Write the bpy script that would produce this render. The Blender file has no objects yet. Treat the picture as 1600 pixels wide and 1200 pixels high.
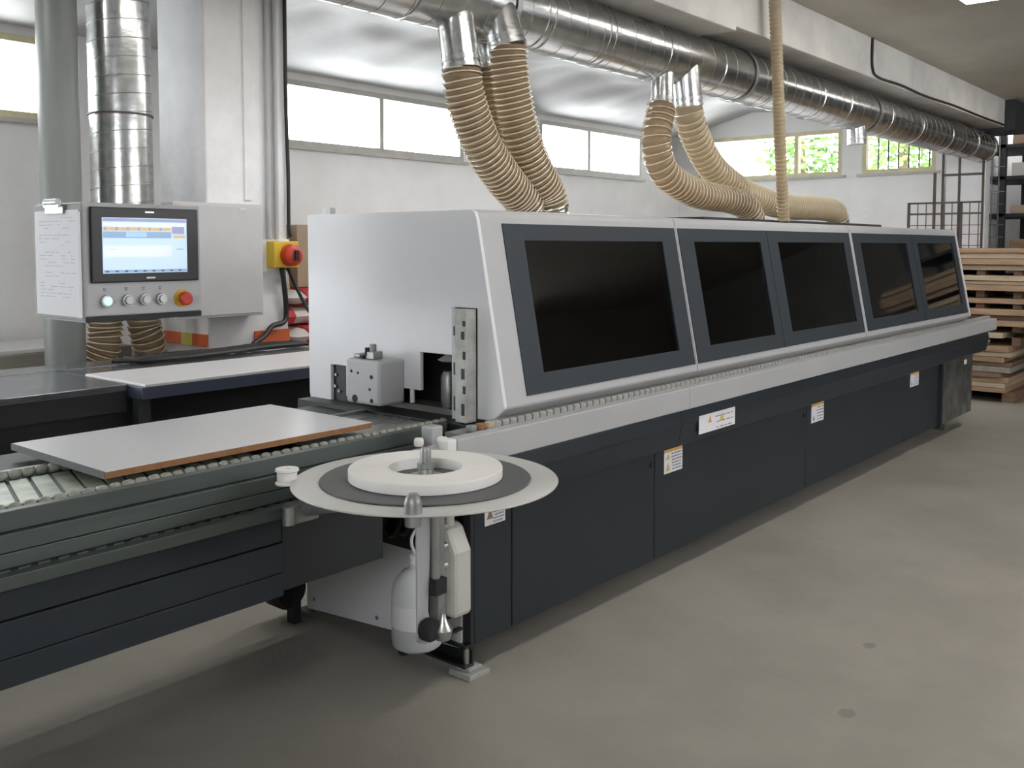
import bpy, math, random
from mathutils import Vector
random.seed(7)
S = bpy.context.scene
COL = S.collection
PI = math.pi

# ------------------------------------------------------------------ camera
cd = bpy.data.cameras.new('camera'); cam = bpy.data.objects.new('camera', cd); COL.objects.link(cam)
cd.sensor_fit = 'HORIZONTAL'; cd.sensor_width = 36; cd.lens = 33.75; cd.shift_y = -0.07766
cd.clip_start = .05; cd.clip_end = 200
cam.location = (-2.5675, -2.3565, 1.6)
cam.rotation_euler = (math.radians(86.5), 0, math.radians(40 - 90))
S.camera = cam
# ------------------------------------------------------------------ world, exposure
w = bpy.data.worlds.new('World'); S.world = w; w.use_nodes = True
bg = w.node_tree.nodes['Background']; bg.inputs[0].default_value = (.95, .96, 1, 1); bg.inputs[1].default_value = 16.0
S.view_settings.view_transform = 'Standard'; S.view_settings.look = 'None'
S.view_settings.gamma = 1; S.view_settings.use_curve_mapping = False
S.view_settings.exposure = -0.35
S.cycles.use_denoising = True
S.cycles.max_bounces = 10; S.cycles.diffuse_bounces = 6; S.cycles.transparent_max_bounces = 12
S.cycles.sample_clamp_indirect = 6; S.cycles.caustics_reflective = False; S.cycles.caustics_refractive = False

# ------------------------------------------------------------------ materials
MATS = {}
def M(name, col, rough=.5, metal=0., var=0., vscale=6., bump=0., bscale=40., emit=None, spec=.5, stretch=None, col2=None, coat=0., detail=4.):
    if name in MATS: return MATS[name]
    m = bpy.data.materials.new(name); m.use_nodes = True; MATS[name] = m
    nt = m.node_tree; b = nt.nodes['Principled BSDF']
    b.inputs['Base Color'].default_value = (*col, 1); b.inputs['Roughness'].default_value = rough
    b.inputs['Metallic'].default_value = metal; b.inputs['Specular IOR Level'].default_value = spec
    b.inputs['Coat Weight'].default_value = coat
    if emit:
        b.inputs['Emission Color'].default_value = (*col, 1); b.inputs['Emission Strength'].default_value = emit
    if var or bump:
        tc = nt.nodes.new('ShaderNodeTexCoord'); mp = nt.nodes.new('ShaderNodeMapping')
        nt.links.new(tc.outputs['Object'], mp.inputs[0])
        if stretch: mp.inputs['Scale'].default_value = stretch
    if var:
        n = nt.nodes.new('ShaderNodeTexNoise'); n.inputs['Scale'].default_value = vscale; n.inputs['Detail'].default_value = detail
        n.inputs['Roughness'].default_value = .6
        nt.links.new(mp.outputs[0], n.inputs['Vector'])
        r = nt.nodes.new('ShaderNodeValToRGB'); c2 = col2 or tuple(c * (1 - var) for c in col)
        r.color_ramp.elements[0].position = .32; r.color_ramp.elements[1].position = .62
        r.color_ramp.elements[0].color = (*c2, 1); r.color_ramp.elements[1].color = (*col, 1)
        nt.links.new(n.outputs['Fac'], r.inputs[0]); nt.links.new(r.outputs[0], b.inputs['Base Color'])
    if bump:
        n2 = nt.nodes.new('ShaderNodeTexNoise'); n2.inputs['Scale'].default_value = bscale; n2.inputs['Detail'].default_value = 4
        nt.links.new(mp.outputs[0], n2.inputs['Vector'])
        bp = nt.nodes.new('ShaderNodeBump'); bp.inputs['Strength'].default_value = bump; bp.inputs['Distance'].default_value = .02
        nt.links.new(n2.outputs['Fac'], bp.inputs['Height']); nt.links.new(bp.outputs[0], b.inputs['Normal'])
    return m

def glass_mat(name, tint, gloss, rough=.03):
    m = bpy.data.materials.new(name); m.use_nodes = True; nt = m.node_tree
    nt.nodes.remove(nt.nodes['Principled BSDF']); out = nt.nodes['Material Output']
    t = nt.nodes.new('ShaderNodeBsdfTransparent'); t.inputs[0].default_value = (*tint, 1)
    g = nt.nodes.new('ShaderNodeBsdfGlossy'); g.inputs['Roughness'].default_value = rough; g.inputs[0].default_value = (1, 1, 1, 1)
    f = nt.nodes.new('ShaderNodeLayerWeight'); f.inputs[0].default_value = gloss
    x = nt.nodes.new('ShaderNodeMixShader')
    nt.links.new(f.outputs['Fresnel'], x.inputs[0]); nt.links.new(t.outputs[0], x.inputs[1]); nt.links.new(g.outputs[0], x.inputs[2])
    nt.links.new(x.outputs[0], out.inputs[0]); MATS[name] = m
    return m

def hose_mat(name, col, tr=.45):
    m = bpy.data.materials.new(name); m.use_nodes = True; nt = m.node_tree; MATS[name] = m
    b = nt.nodes['Principled BSDF']; out = nt.nodes['Material Output']
    b.inputs['Base Color'].default_value = (*col, 1); b.inputs['Roughness'].default_value = .28
    t = nt.nodes.new('ShaderNodeBsdfTranslucent'); t.inputs[0].default_value = (min(1, col[0]*1.5), min(1, col[1]*1.45), col[2]*1.3, 1)
    x = nt.nodes.new('ShaderNodeMixShader'); x.inputs[0].default_value = tr
    nt.links.new(b.outputs[0], x.inputs[1]); nt.links.new(t.outputs[0], x.inputs[2]); nt.links.new(x.outputs[0], out.inputs[0])
    return m

# ------------------------------------------------------------------ mesh builder
class MB:
    def __init__(s): s.v = []; s.f = []
    def box(s, x0, x1, y0, y1, z0, z1):
        n = len(s.v)
        s.v += [(x, y, z) for z in (z0, z1) for y in (y0, y1) for x in (x0, x1)]
        s.f += [tuple(n + i for i in q) for q in ((0,2,3,1),(4,5,7,6),(0,1,5,4),(2,6,7,3),(0,4,6,2),(1,3,7,5))]
        return s
    def hexa(s, p):   # 8 points ordered like box
        n = len(s.v); s.v += [tuple(q) for q in p]
        s.f += [tuple(n + i for i in q) for q in ((0,2,3,1),(4,5,7,6),(0,1,5,4),(2,6,7,3),(0,4,6,2),(1,3,7,5))]
        return s
    def prism(s, prof, a0, a1, axis='x'):   # prof: list of 2D points; axis x -> (y,z), y -> (x,z), z -> (x,y)
        n = len(s.v); k = len(prof)
        for a in (a0, a1):
            for p, q in prof:
                s.v.append((a, p, q) if axis == 'x' else (p, a, q) if axis == 'y' else (p, q, a))
        for i in range(k):
            j = (i + 1) % k; s.f.append((n + i, n + j, n + k + j, n + k + i))
        s.f.append(tuple(n + k - 1 - i for i in range(k))); s.f.append(tuple(n + k + i for i in range(k)))
        return s
    def tube(s, pts, r, seg=16, cap=True):
        pts = [Vector(p) for p in pts]; n = len(s.v); k = len(pts)
        rs = r if isinstance(r, (list, tuple)) else [r] * k
        t0 = (pts[1] - pts[0]).normalized()
        u = t0.orthogonal().normalized()
        for i, p in enumerate(pts):
            t = (pts[min(i + 1, k - 1)] - pts[max(i - 1, 0)])
            t = t.normalized() if t.length > 1e-9 else t0
            u = (u - t * u.dot(t)).normalized(); vv = t.cross(u)
            for j in range(seg):
                a = 2 * PI * j / seg
                s.v.append(tuple(p + (u * math.cos(a) + vv * math.sin(a)) * rs[i]))
        for i in range(k - 1):
            for j in range(seg):
                s.f.append((n + i*seg + j, n + i*seg + (j+1) % seg, n + (i+1)*seg + (j+1) % seg, n + (i+1)*seg + j))
        if cap:
            s.f.append(tuple(n + seg - 1 - j for j in range(seg))); s.f.append(tuple(n + (k-1)*seg + j for j in range(seg)))
        return s
    def cyl(s, p, q, r, seg=20, r2=None): return s.tube([p, q], [r, r if r2 is None else r2], seg)
    def lathe(s, prof, c, axis='z', seg=32):   # prof: (r, h) list; closed surface of revolution about axis through c
        n = len(s.v); k = len(prof)
        for r, h in prof:
            for j in range(seg):
                a = 2*PI*j/seg; x, y = r*math.cos(a), r*math.sin(a)
                s.v.append((c[0]+x, c[1]+y, c[2]+h) if axis == 'z' else (c[0]+x, c[1]+h, c[2]+y) if axis == 'y' else (c[0]+h, c[1]+x, c[2]+y))
        for i in range(k - 1):
            for j in range(seg):
                s.f.append((n+i*seg+j, n+i*seg+(j+1) % seg, n+(i+1)*seg+(j+1) % seg, n+(i+1)*seg+j))
        if prof[0][0] > 1e-6 and prof[0] != prof[-1]: s.f.append(tuple(n + seg-1-j for j in range(seg)))
        if prof[-1][0] > 1e-6 and prof[0] != prof[-1]: s.f.append(tuple(n + (k-1)*seg+j for j in range(seg)))
        return s
    def quad(s, a, b, c, d):
        n = len(s.v); s.v += [tuple(a), tuple(b), tuple(c), tuple(d)]; s.f.append((n, n+1, n+2, n+3)); return s
    def mesh(s, name, mat, off=(0, 0, 0), smooth=False):
        me = bpy.data.meshes.new(name)
        me.from_pydata([(x-off[0], y-off[1], z-off[2]) for x, y, z in s.v], [], s.f)
        me.materials.append(mat)
        import bmesh
        bm = bmesh.new(); bm.from_mesh(me); bmesh.ops.recalc_face_normals(bm, faces=bm.faces); bm.to_mesh(me); bm.free()
        if smooth:
            me.shade_smooth()
            me.set_sharp_from_angle(angle=math.radians(38))
        return me
    def build(s, name, mat, parent=None, smooth=False, bevel=0, **tags):
        off = world_loc(parent) if parent else (0, 0, 0)
        o = bpy.data.objects.new(name, s.mesh(name, mat, off, smooth)); COL.objects.link(o); o.parent = parent
        if bevel:
            md = o.modifiers.new('bevel', 'BEVEL'); md.width = bevel; md.segments = 2; md.limit_method = 'ANGLE'
        for k, v in tags.items(): o[k] = v
        return o
def world_loc(o):
    v = Vector((0, 0, 0))
    while o: v += o.location; o = o.parent
    return v
def thing(name, loc, label, category, group=None):
    o = bpy.data.objects.new(name, None); COL.objects.link(o); o.location = loc; o.empty_display_size = .1
    o['label'] = label; o['category'] = category
    if group: o['group'] = group
    return o
def box(name, mat, parent, *b, bevel=0, **t): return MB().box(*b).build(name, mat, parent, bevel=bevel, **t)
def inst(name, me, parent, loc, rot=(0, 0, 0)):
    o = bpy.data.objects.new(name, me); COL.objects.link(o); o.parent = parent
    o.location = Vector(loc) - world_loc(parent) if parent else Vector(loc); o.rotation_euler = rot
    return o
def curve_pts(ctrl, n):   # Catmull-Rom
    P = [Vector(p) for p in ctrl]; P = [P[0]*2 - P[1]] + P + [P[-1]*2 - P[-2]]
    out = []; k = len(P) - 3
    for i in range(n + 1):
        t = i / n * k; j = min(int(t), k - 1); u = t - j
        a, b, c, d = P[j:j+4]
        out.append(.5*((2*b) + (c-a)*u + (2*a-5*b+4*c-d)*u*u + (-a+3*b-3*c+d)*u**3))
    return out
def resample(pts, step):
    out = [pts[0]]; acc = 0
    for a, b in zip(pts, pts[1:]):
        d = (b - a).length
        while acc + d >= step:
            t = (step - acc) / d; a = a.lerp(b, t); out.append(a); d = (b - a).length; acc = 0
        acc += d
    return out

white_wall = M('white_wall', (.91, .91, .915), .75, var=.08, vscale=1.6, bump=.25, bscale=14)
M('plaster_column', (.86, .86, .88), .7, var=.12, vscale=3, bump=.3, bscale=10)
M('ceiling_paint', (.54, .515, .45), .8, var=.2, vscale=.8, bump=.2, bscale=8)
M('beam_paint', (.66, .65, .61), .7, var=.22, vscale=2.5, bump=.3, bscale=12)
M('sheeting', (.60, .60, .61), .55, var=.22, vscale=1.2)
M('concrete', (.345, .325, .285), .6, var=.22, vscale=1.1, bump=.12, bscale=60, detail=9)
M('stain', (.235, .22, .19), .6)
M('cream_frame', (.72, .66, .44), .5, var=.15, vscale=6)
M('grey_frame', (.55, .54, .50), .5, var=.15, vscale=6)
M('white_enamel', (.74, .745, .77), .38, var=.04, vscale=2, bump=.03, bscale=300)
M('grey_enamel', (.44, .445, .455), .4, var=.05, vscale=3, bump=.03, bscale=300)
M('slate_frame', (.028, .037, .046), .55, spec=.35, bump=.05, bscale=400)
M('slate_panel', (.022, .029, .035), .5, spec=.35, var=.14, vscale=2.5, bump=.04, bscale=300)
M('slate_beam', (.022, .03, .04), .42, spec=.4, var=.25, vscale=4, stretch=(.4, 1, 3))
M('dark_green', (.014, .018, .018), .5, var=.2, vscale=3)
M('black', (.008, .008, .009), .55)
M('rubber', (.02, .02, .022), .8)
M('rail_steel', (.10, .12, .115), .42, metal=.5, var=.25, vscale=5, stretch=(.3, 2, 2))
M('steel', (.50, .51, .51), .32, metal=.9, var=.2, vscale=8)
M('dull_steel', (.36, .37, .36), .45, metal=.7, var=.35, vscale=9)
M('galvanised', (.70, .71, .71), .24, metal=1., var=.28, vscale=7, stretch=(1, 3, 3), bump=.05, bscale=10)
M('galv_panel', (.30, .31, .30), .35, metal=.8, var=.6, vscale=7)
M('plate_alu', (.58, .58, .56), .45, metal=.2, var=.08, vscale=4)
M('mat_grey', (.085, .088, .09), .55)
M('tape_white', (.80, .79, .76), .5)
M('bead', (.30, .31, .27), .35, var=.3, vscale=40)
M('pad', (.42, .42, .39), .5, var=.35, vscale=30)
M('board_white', (.70, .70, .72), .28, var=.03, vscale=1.5)
M('board_edge', (.30, .145, .06), .7, var=.2, vscale=30)
M('table_steel', (.38, .40, .43), .22, metal=.85, var=.35, vscale=4)
M('navy', (.045, .055, .085), .45)
M('paint_grey', (.22, .235, .23), .42, var=.15, vscale=3, stretch=(1, 1, .3))
M('bezel', (.012, .013, .015), .4)
M('red', (.50, .04, .015), .4)
M('yellow', (.62, .42, .03), .45)
M('orange', (.62, .13, .04), .6)
M('paper', (.80, .80, .84), .8)
M('ink', (.22, .22, .26), .8)
M('label_orange', (.75, .42, .08), .6)
M('label_yellow', (.62, .55, .12), .6)
M('wood', (.40, .27, .17), .7, var=.35, vscale=5, stretch=(6, .6, 6))
M('wood_pale', (.52, .42, .30), .7, var=.3, vscale=5, stretch=(6, .6, 6))
M('wood_dark', (.22, .14, .09), .75, var=.35, vscale=5, stretch=(6, .6, 6))
M('wood_grey', (.30, .28, .25), .8, var=.3, vscale=4, stretch=(.6, 6, 6))
M('cardboard', (.38, .29, .20), .8, var=.1)
M('sack', (.72, .70, .68), .7, var=.1, vscale=8)
M('sack_red', (.42, .03, .04), .7)
M('dark_rack', (.03, .035, .04), .5)
M('rust', (.10, .075, .06), .6, var=.3, vscale=12)
M('plastic_milk', (.62, .63, .64), .35)
M('liquid', (.42, .43, .45), .3)
M('cable', (.012, .012, .013), .5)
M('leaf', (.16, .30, .06), .6, var=.5, vscale=2)
M('bark', (.12, .09, .06), .8)
M('interior', (.16, .15, .14), .7, var=.4, vscale=5)
M('interior_grey', (.5, .49, .47), .5, var=.4, vscale=8)
M('screen_light', (.62, .80, .95), .3, emit=0.53)
M('screen_blue', (.30, .45, .68), .3, emit=0.45)
M('screen_white', (.85, .92, .95), .3, emit=0.53)
M('screen_amber', (.75, .55, .32), .3, emit=0.40)
M('screen_purple', (.35, .38, .62), .3, emit=0.40)
M('lamp_green', (.55, .85, .75), .3, emit=1.0)
M('lamp_glow', (1, .95, .85), .3, emit=9)
glass_mat('pane_glass', (.97, .99, .98), .08)
glass_mat('tinted', (.36, .36, .36), .4, .05)
hose_mat('hose_amber', (.39, .31, .215), .5)
M('hose_wire', (.66, .58, .44), .25)
hose_mat('hose_pale', (.46, .40, .30), .5)
m = MATS

def structure(o): o['kind'] = 'structure'; return o
# ------------------------------------------------------------------ room shell
XL, XF, YB, YF, ZC = -5.0, 9.2, 4.5, -6.5, 3.1
XE = 13.0
structure(box('floor', m['concrete'], None, XL-.2, XE+.2, YF-3, YB+.2, -.1, 0))
structure(box('ceiling', m['ceiling_paint'], None, XL-.2, XE+.2, YF-.2, .36, ZC+.012, ZC+.2))
structure(box('ceiling_bay', m['ceiling_paint'], None, XL-.2, XE+.2, .36, YB+.2, 3.42, 3.6))
ZS, ZT = 2.47, 3.04
def wall_with_openings(name, mat, axis, p0, p1, a0, a1, ops, z0=ZS, z1=ZT):
    b = MB()
    def add(u0, u1, w0, w1):
        if u1 - u0 < 1e-4: return
        if axis == 'y': b.box(u0, u1, p0, p1, w0, w1)
        else: b.box(p0, p1, u0, u1, w0, w1)
    if z0 > 0: add(a0, a1, 0, z0)
    add(a0, a1, z1, 3.42)
    c = a0
    for u0, u1 in sorted(ops): add(c, u0, z0, z1); c = u1
    add(c, a1, z0, z1)
    return structure(b.build(name, mat))
b = MB()
for u0, u1, z0, z1 in ((XL, XF+.2, ZT, 3.42), (XL, -4.8, 0, ZT), (-4.8, -1.4, 0, .9), (-4.8, -1.4, 2.1, ZT), (-1.4, -1.2, 0, ZT), (-1.2, .53, 0, ZS), (.53, 2.45, 0, ZT), (2.45, 4.82, 0, ZS), (4.82, 6.1, 0, ZT), (6.1, 8.25, 0, ZS), (8.25, XF+.2, 0, ZT)):
    b.box(u0, u1, YB, YB+.2, z0, z1)
structure(b.build('wall_back', white_wall))
wall_with_openings('wall_far', white_wall, 'x', XF, XF+.2, 1.0, YB, [(2.2, 4.2), (1.09, 1.95)])
b = MB()   # front wall behind the camera: high openings added to let light in from the front
for u0, u1, z0, z1 in ((XL, .2, 0, ZC), (.2, 7.4, 0, 2.2), (.2, 7.4, 2.98, ZC), (7.4, XE+.2, 0, ZC)): b.box(u0, u1, YF-.2, YF, z0, z1)
structure(b.build('wall_front', M('front_wall', (.50, .47, .43), .8, var=.25, vscale=1)))
wall_with_openings('wall_left', M('left_wall', (.22, .22, .20), .8), 'x', XL-.2, XL, YF, YB+.2, [(-4.6, -1.6)], 1.85, 2.95)  # unseen opening added for front-left light; dark paint cuts the bounce
structure(box('wall_right', M('end_wall', (.34, .34, .33), .8, var=.2, vscale=2), None, XE, XE+.2, YF, 1.2, 0, ZC+.012))
structure(box('wall_side', white_wall, None, XF+.2, XE+.2, 1.0, 1.2, 0, ZC+.012))

wn = [0]
def window(axis, p, a0, a1, mull, mat, bars=None, zs=2.47, zt=3.04):
    ZS, ZT = zs, zt
    wn[0] += 1
    e = bpy.data.objects.new('window_%d' % wn[0], None); COL.objects.link(e); e['kind'] = 'structure'
    e.location = ((a0+a1)/2, p, ZS) if axis == 'y' else (p, (a0+a1)/2, ZS)
    t = .05
    def bx(b, u0, u1, w0, w1, d0, d1):
        if axis == 'y': b.box(u0, u1, p+d0, p+d1, w0, w1)
        else: b.box(p+d0, p+d1, u0, u1, w0, w1)
    b = MB(); bx(b, a0, a1, ZS, ZS+t, .0, .08); bx(b, a0, a1, ZT-t, ZT, .0, .08)
    bx(b, a0, a0+t, ZS+t, ZT-t, .0, .08); bx(b, a1-t, a1, ZS+t, ZT-t, .0, .08)
    b.build('window_frame', mat, e)
    b = MB(); bx(b, a0-.05, a1+.05, ZS-.03, ZS, -.04, .10); b.build('window_sill', m['grey_frame'], e)
    cuts = [a0+t] + [x for x in mull] + [a1-t]
    for x in mull:
        b = MB(); bx(b, x-.025, x+.025, ZS+t, ZT-t, -.005, .08); b.build('mullion', mat, e)
    for i in range(len(cuts)-1):
        b = MB(); bx(b, cuts[i]+(.025 if i else 0), cuts[i+1]-(.025 if i < len(cuts)-2 else 0), ZS+t, ZT-t, .035, .041)
        b.build('pane', m['pane_glass'], e)
    if bars:
        k = a0 + bars
        while k < a1 - .03:
            b = MB(); bx(b, k-.007, k+.007, ZS-.02, ZT, .16, .174); b.build('security_bar', m['dark_rack'], e); k += bars
    return e
window('y', YB, -4.8, -1.4, [-3.7, -2.5], m['cream_frame'], zs=.9, zt=2.1)  # unseen tall window, added and sized to light the machine end
window('y', YB, -1.2, .53, [-.3], m['cream_frame'])
window('y', YB, 2.45, 4.82, [3.68], m['grey_frame'])
window('y', YB, 6.1, 8.25, [7.06], m['grey_frame'])
window('x', XF, 2.2, 4.2, [2.79], m['cream_frame'])
window('x', XF, 1.09, 1.95, [], m['cream_frame'], bars=.12)

# crumpled ceiling lining between the beam and the back wall
b = MB(); nx, ny = 130, 44
def wr(x, y):
    h = .018*math.sin(2.1*x + 1.7*y) + .014*math.sin(3.7*x - 2.9*y + 1) + .012*abs(math.sin(5.3*x + 3.1*y + .7*math.sin(4*y)))
    h += .030*abs(math.sin(2.3*x - 5.1*y + 1.3*math.sin(3*x)))**1.5 * math.exp(-((x-2.2)**2)/2.2 - ((y-2.6)**2)/1.2)
    return h
for i in range(nx+1):
    for j in range(ny+1):
        x = XL + .01 + (XF-XL-.02)*i/nx; y = .55 + (YB-.56)*j/ny
        e = min(1, (YB-y)/.5)
        b.v.append((x, y, ZC - .005 + .25*min(1, (YB-y)/1.1)**.9 - e*wr(x, y) * 1.4))
for i in range(nx):
    for j in range(ny):
        q = i*(ny+1)+j; b.f.append((q, q+1, q+ny+2, q+ny+1))
structure(b.build('ceiling_lining', m['sheeting'], smooth=True))
# concrete beam above the duct
beam = structure(box('trim_1', m['beam_paint'], None, 2.38, 8.45, .2, .56, 2.83, 3.42, bevel=.006))
structure(box('trim_2', m['beam_paint'], None, XL, 2.376, .165, .56, 2.79, 3.42, bevel=.006))
structure(box('trim_3', m['dark_rack'], None, 8.46, 9.0, .1, .62, 2.80, ZC+.012))
# column beside the table
col = structure(MB().box(.88, 1.5, 3.07, 3.62, 0, 3.40).build('wall_column', m['plaster_column'], bevel=.012))
MB().box(1.16, 1.22, 3.055, 3.07, 1.9, 3.35).build('ridge', m['plaster_column'], col, bevel=.004)
for x0, x1, y0, y1, mt in ((.868, .88, 3.08, 3.25, 'orange'), (.868, .88, 3.25, 3.38, 'label_yellow'), (.868, .88, 3.38, 3.6, 'orange'), (1.22, 1.5, 3.058, 3.07, 'orange')):
    MB().box(x0, x1, y0, y1, .95, 1.03).build('warning_stripe', m[mt], col)
structure(MB().box(9.0, 9.2, .5, .92, 0, ZC).build('wall_pier', m['plaster_column'], bevel=.01))
# stains on the floor
for cx, cy, r in ((.62, -1.18, .035), (1.23, -1.04, .03), (2.3, -2.2, .03)):
    b = MB(); k = 18
    b.v += [(cx + r*(1+.2*math.sin(3*i+cx))*math.cos(2*PI*i/k), cy + r*.8*math.sin(2*PI*i/k), .0012) for i in range(k)]; b.f.append(tuple(range(k)))
    structure(b.build('floor_stain', m['stain']))

# ------------------------------------------------------------------ edge banding machine
T = thing('edge_banding_machine', (3.3, .5, 0), 'long edge banding machine with white hood, dark windows and slate lower panels', 'machine')
X0, X1 = .11, 6.33
SLP = .194
NY, NZ = -.9817, .1905
def yz(z, n=0): return (-.07 + (z-1.006)*SLP + NY*n, z + NZ*n)
def slbox(b, x0, x1, z0, z1, n0, n1):
    p = []
    for z in (z0, z1):
        for n in (n1, n0):     # y0 = outer
            y, zz = yz(z, n)
            p += [(x0, y, zz), (x1, y, zz)]
    b.hexa(p); return b
# hood: top, back
MB().prism([(1.07, .95), (1.07, 1.737), (.10, 1.737), (.10, 1.717), (1.05, 1.717), (1.05, .95)], X0+.02, X1-.02).build('hood_shell', m['white_enamel'], T, bevel=.004)
side_prof = [(1.07, .95), (1.07, 1.737), (.095, 1.737), (.074, 1.729), (.063, 1.70), (-.072, 1.006), (-.072, .995), (-.012, .945), (.062, .945),
             (.062, 1.364), (.18, 1.364), (.18, 1.178), (.366, 1.178), (.366, 1.024), (.54, 1.024), (.54, .955), (.82, .955), (.82, 1.085), (.92, 1.085), (.92, .92), (1.06, .92)]
MB().prism(side_prof, X0, X0+.018).build('hood_side', m['white_enamel'], T, bevel=.003)
MB().prism([(1.07, .95), (1.07, 1.737), (.095, 1.737), (.074, 1.729), (.063, 1.70), (-.072, 1.006), (-.072, .995), (-.012, .945)], X1-.018, X1).build('hood_side', m['white_enamel'], T, bevel=.003)
units = [(X0+.018, 1.554, [(.25, 1.54, .37, 1.413)]),
         (1.560, 3.822, [(1.572, 2.556, 1.715, 2.465), (2.562, 3.81, 2.69, 3.70)]),
         (3.828, X1-.018, [(3.87, 5.097, 4.0, 4.96), (5.103, 6.255, 5.21, 6.14)])]
ZF0, ZF1, ZG0, ZG1 = 1.028, 1.685, 1.105, 1.62
for x0, x1, wins in units:
    b = MB()
    f0, f1 = wins[0][0], wins[-1][1]
    slbox(b, x0, f0, ZF0, ZF1, -.025, 0); slbox(b, f1, x1, ZF0, ZF1, -.025, 0)
    # lower lip and upper rounded band as prisms
    y1, _ = yz(ZF0)
    b.prism([yz(ZF0), (-.072, 1.000), (-.070, .992), (-.010, .945), (.01, .945), (.01, .965), (-.03, 1.0), yz(ZF0, -.025)], x0, x1)
    b.prism([yz(ZF1), (.066, 1.708), (.072, 1.725), (.083, 1.735), (.10, 1.7375), (.13, 1.7375), (.13, 1.70), yz(ZF1, -.03)], x0, x1)
    cover = b.build('hood_cover', m['grey_enamel'], T)
    for a0, a1, g0, g1 in wins:
        b = MB()
        slbox(b, a0, g0, ZF0, ZF1, -.012, .004); slbox(b, g1, a1, ZF0, ZF1, -.012, .004)
        slbox(b, g0, g1, ZF0, ZG0, -.012, .004); slbox(b, g0, g1, ZG1, ZF1, -.012, .004)
        fr = b.build('window_frame', m['slate_frame'], cover)
        slbox(MB(), g0-.002, g1+.002, ZG0-.002, ZG1+.002, -.008, -.003).build('tinted_pane', m['tinted'], cover)
# machinery behind the windows
MB().box(.16, 6.28, .62, .66, .95, 1.71).build('inner_wall', m['interior'], T)
MB().box(.16, 6.28, -.01, .62, .93, .955).build('inner_deck', m['interior'], T)
rnd = random.Random(3)
for i in range(12):
    x = .32 + i*.5 + rnd.uniform(-.05, .05); h = rnd.uniform(.15, .5); d = rnd.uniform(.12, .22)
    mt = ('interior_grey', 'interior', 'dull_steel', 'wood_grey')[i % 4]
    b = MB().box(x, x+d, .18, .40, .955, .955+h).box(x+.03, x+d-.03, .10, .18, .99, .955+h*.7)
    b.cyl((x+d/2, .3, .955+h), (x+d/2, .3, 1.1+h), .04, 12)
    b.build('processing_unit', m[mt], T)
box('inner_post', m['interior_grey'], T, .40, .47, .07, .14, .955, 1.40)
# entry opening: black sheet for the shade inside, and feed parts
MB().box(.26, .30, .045, 1.05, .93, 1.40).build('cavity_shade', m['black'], T)
MB().box(.095, .10, .12, .179, .935, 1.362).build('fence_back', m['dull_steel'], T)
br = MB().box(.05, .108, .064, .12, .935, 1.362).build('fence_post', M('post_grey', (.50, .50, .47), .5, var=.35, vscale=14), T, bevel=.002)
for k, (z, d) in enumerate(((1.31, .02), (1.265, .03), (1.19, .03), (1.12, .04), (1.06, .03), (.985, .045))):
    MB().box(.0485, .051, .066 + .006*(k % 2), .080 + .008*(k % 2), z-d/2, z+d/2).build('slot_hole', m['black'], br)
    MB().box(.0935, .096, .135 + .01*(k % 2), .158 + .012*(k % 2), z-d*.6+.01, z+d*.6+.01).build('slot_hole', m['black'], br)
    MB().box(.085, .096, .124, .136, z-.02, z+.012).build('cam_block', m['grey_enamel'], br)
MB().lathe([(0, 0), (.035, .004), (.05, .012), (.02, .03), (.012, .05), (0, .05)], (.19, .28, 1.135)).build('lamp_cap', m['grey_enamel'], T, smooth=True)
MB().lathe([(0, 0), (.022, .002), (.03, .03), (.03, .13), (.02, .15), (0, .15)], (.19, .29, .95)).build('feed_roller', m['dull_steel'], T, smooth=True)
MB().cyl((.15, .455, .962), (.15, .455, 1.018), .011, 14).build('guide_pin', m['tape_white'], T, smooth=True)
g = MB().box(-.03, .11, .455, .655, .965, 1.145).build('guard_box', m['grey_enamel'], T, bevel=.012)
for y, z, s in ((.50, 1.08, .008), (.58, 1.09, .005), (.62, 1.095, .006), (.50, .985, .009), (.60, .985, .016), (.51, 1.03, .006)):
    MB().cyl((-.032, y, z), (-.028, y, z), s, 10).build('bolt_hole', m['rubber'], g)
MB().box(.0, .05, .52, .57, 1.145, 1.175).cyl((.02, .545, 1.17), (.02, .545, 1.205), .014, 12).build('adjuster', m['dull_steel'], g, bevel=.003)
MB().box(.0, .06, .60, .645, 1.145, 1.162).build('clamp', m['dull_steel'], g, bevel=.006)
MB().box(-.01, .05, .575, .59, 1.145, 1.158).cyl((.01, .565, 1.158), (.01, .565, 1.19), .012, 12).build('clamp_knob', m['rubber'], g)
MB().box(.125, .13, .825, .915, .92, 1.083).build('slot_backing', m['black'], T)
for y, z in ((.90, 1.04), (.88, .97), (.905, .99)):
    MB().cyl((.118, y, z), (.125, y, z), .007, 10).build('bolt', m['dull_steel'], T)
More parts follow.
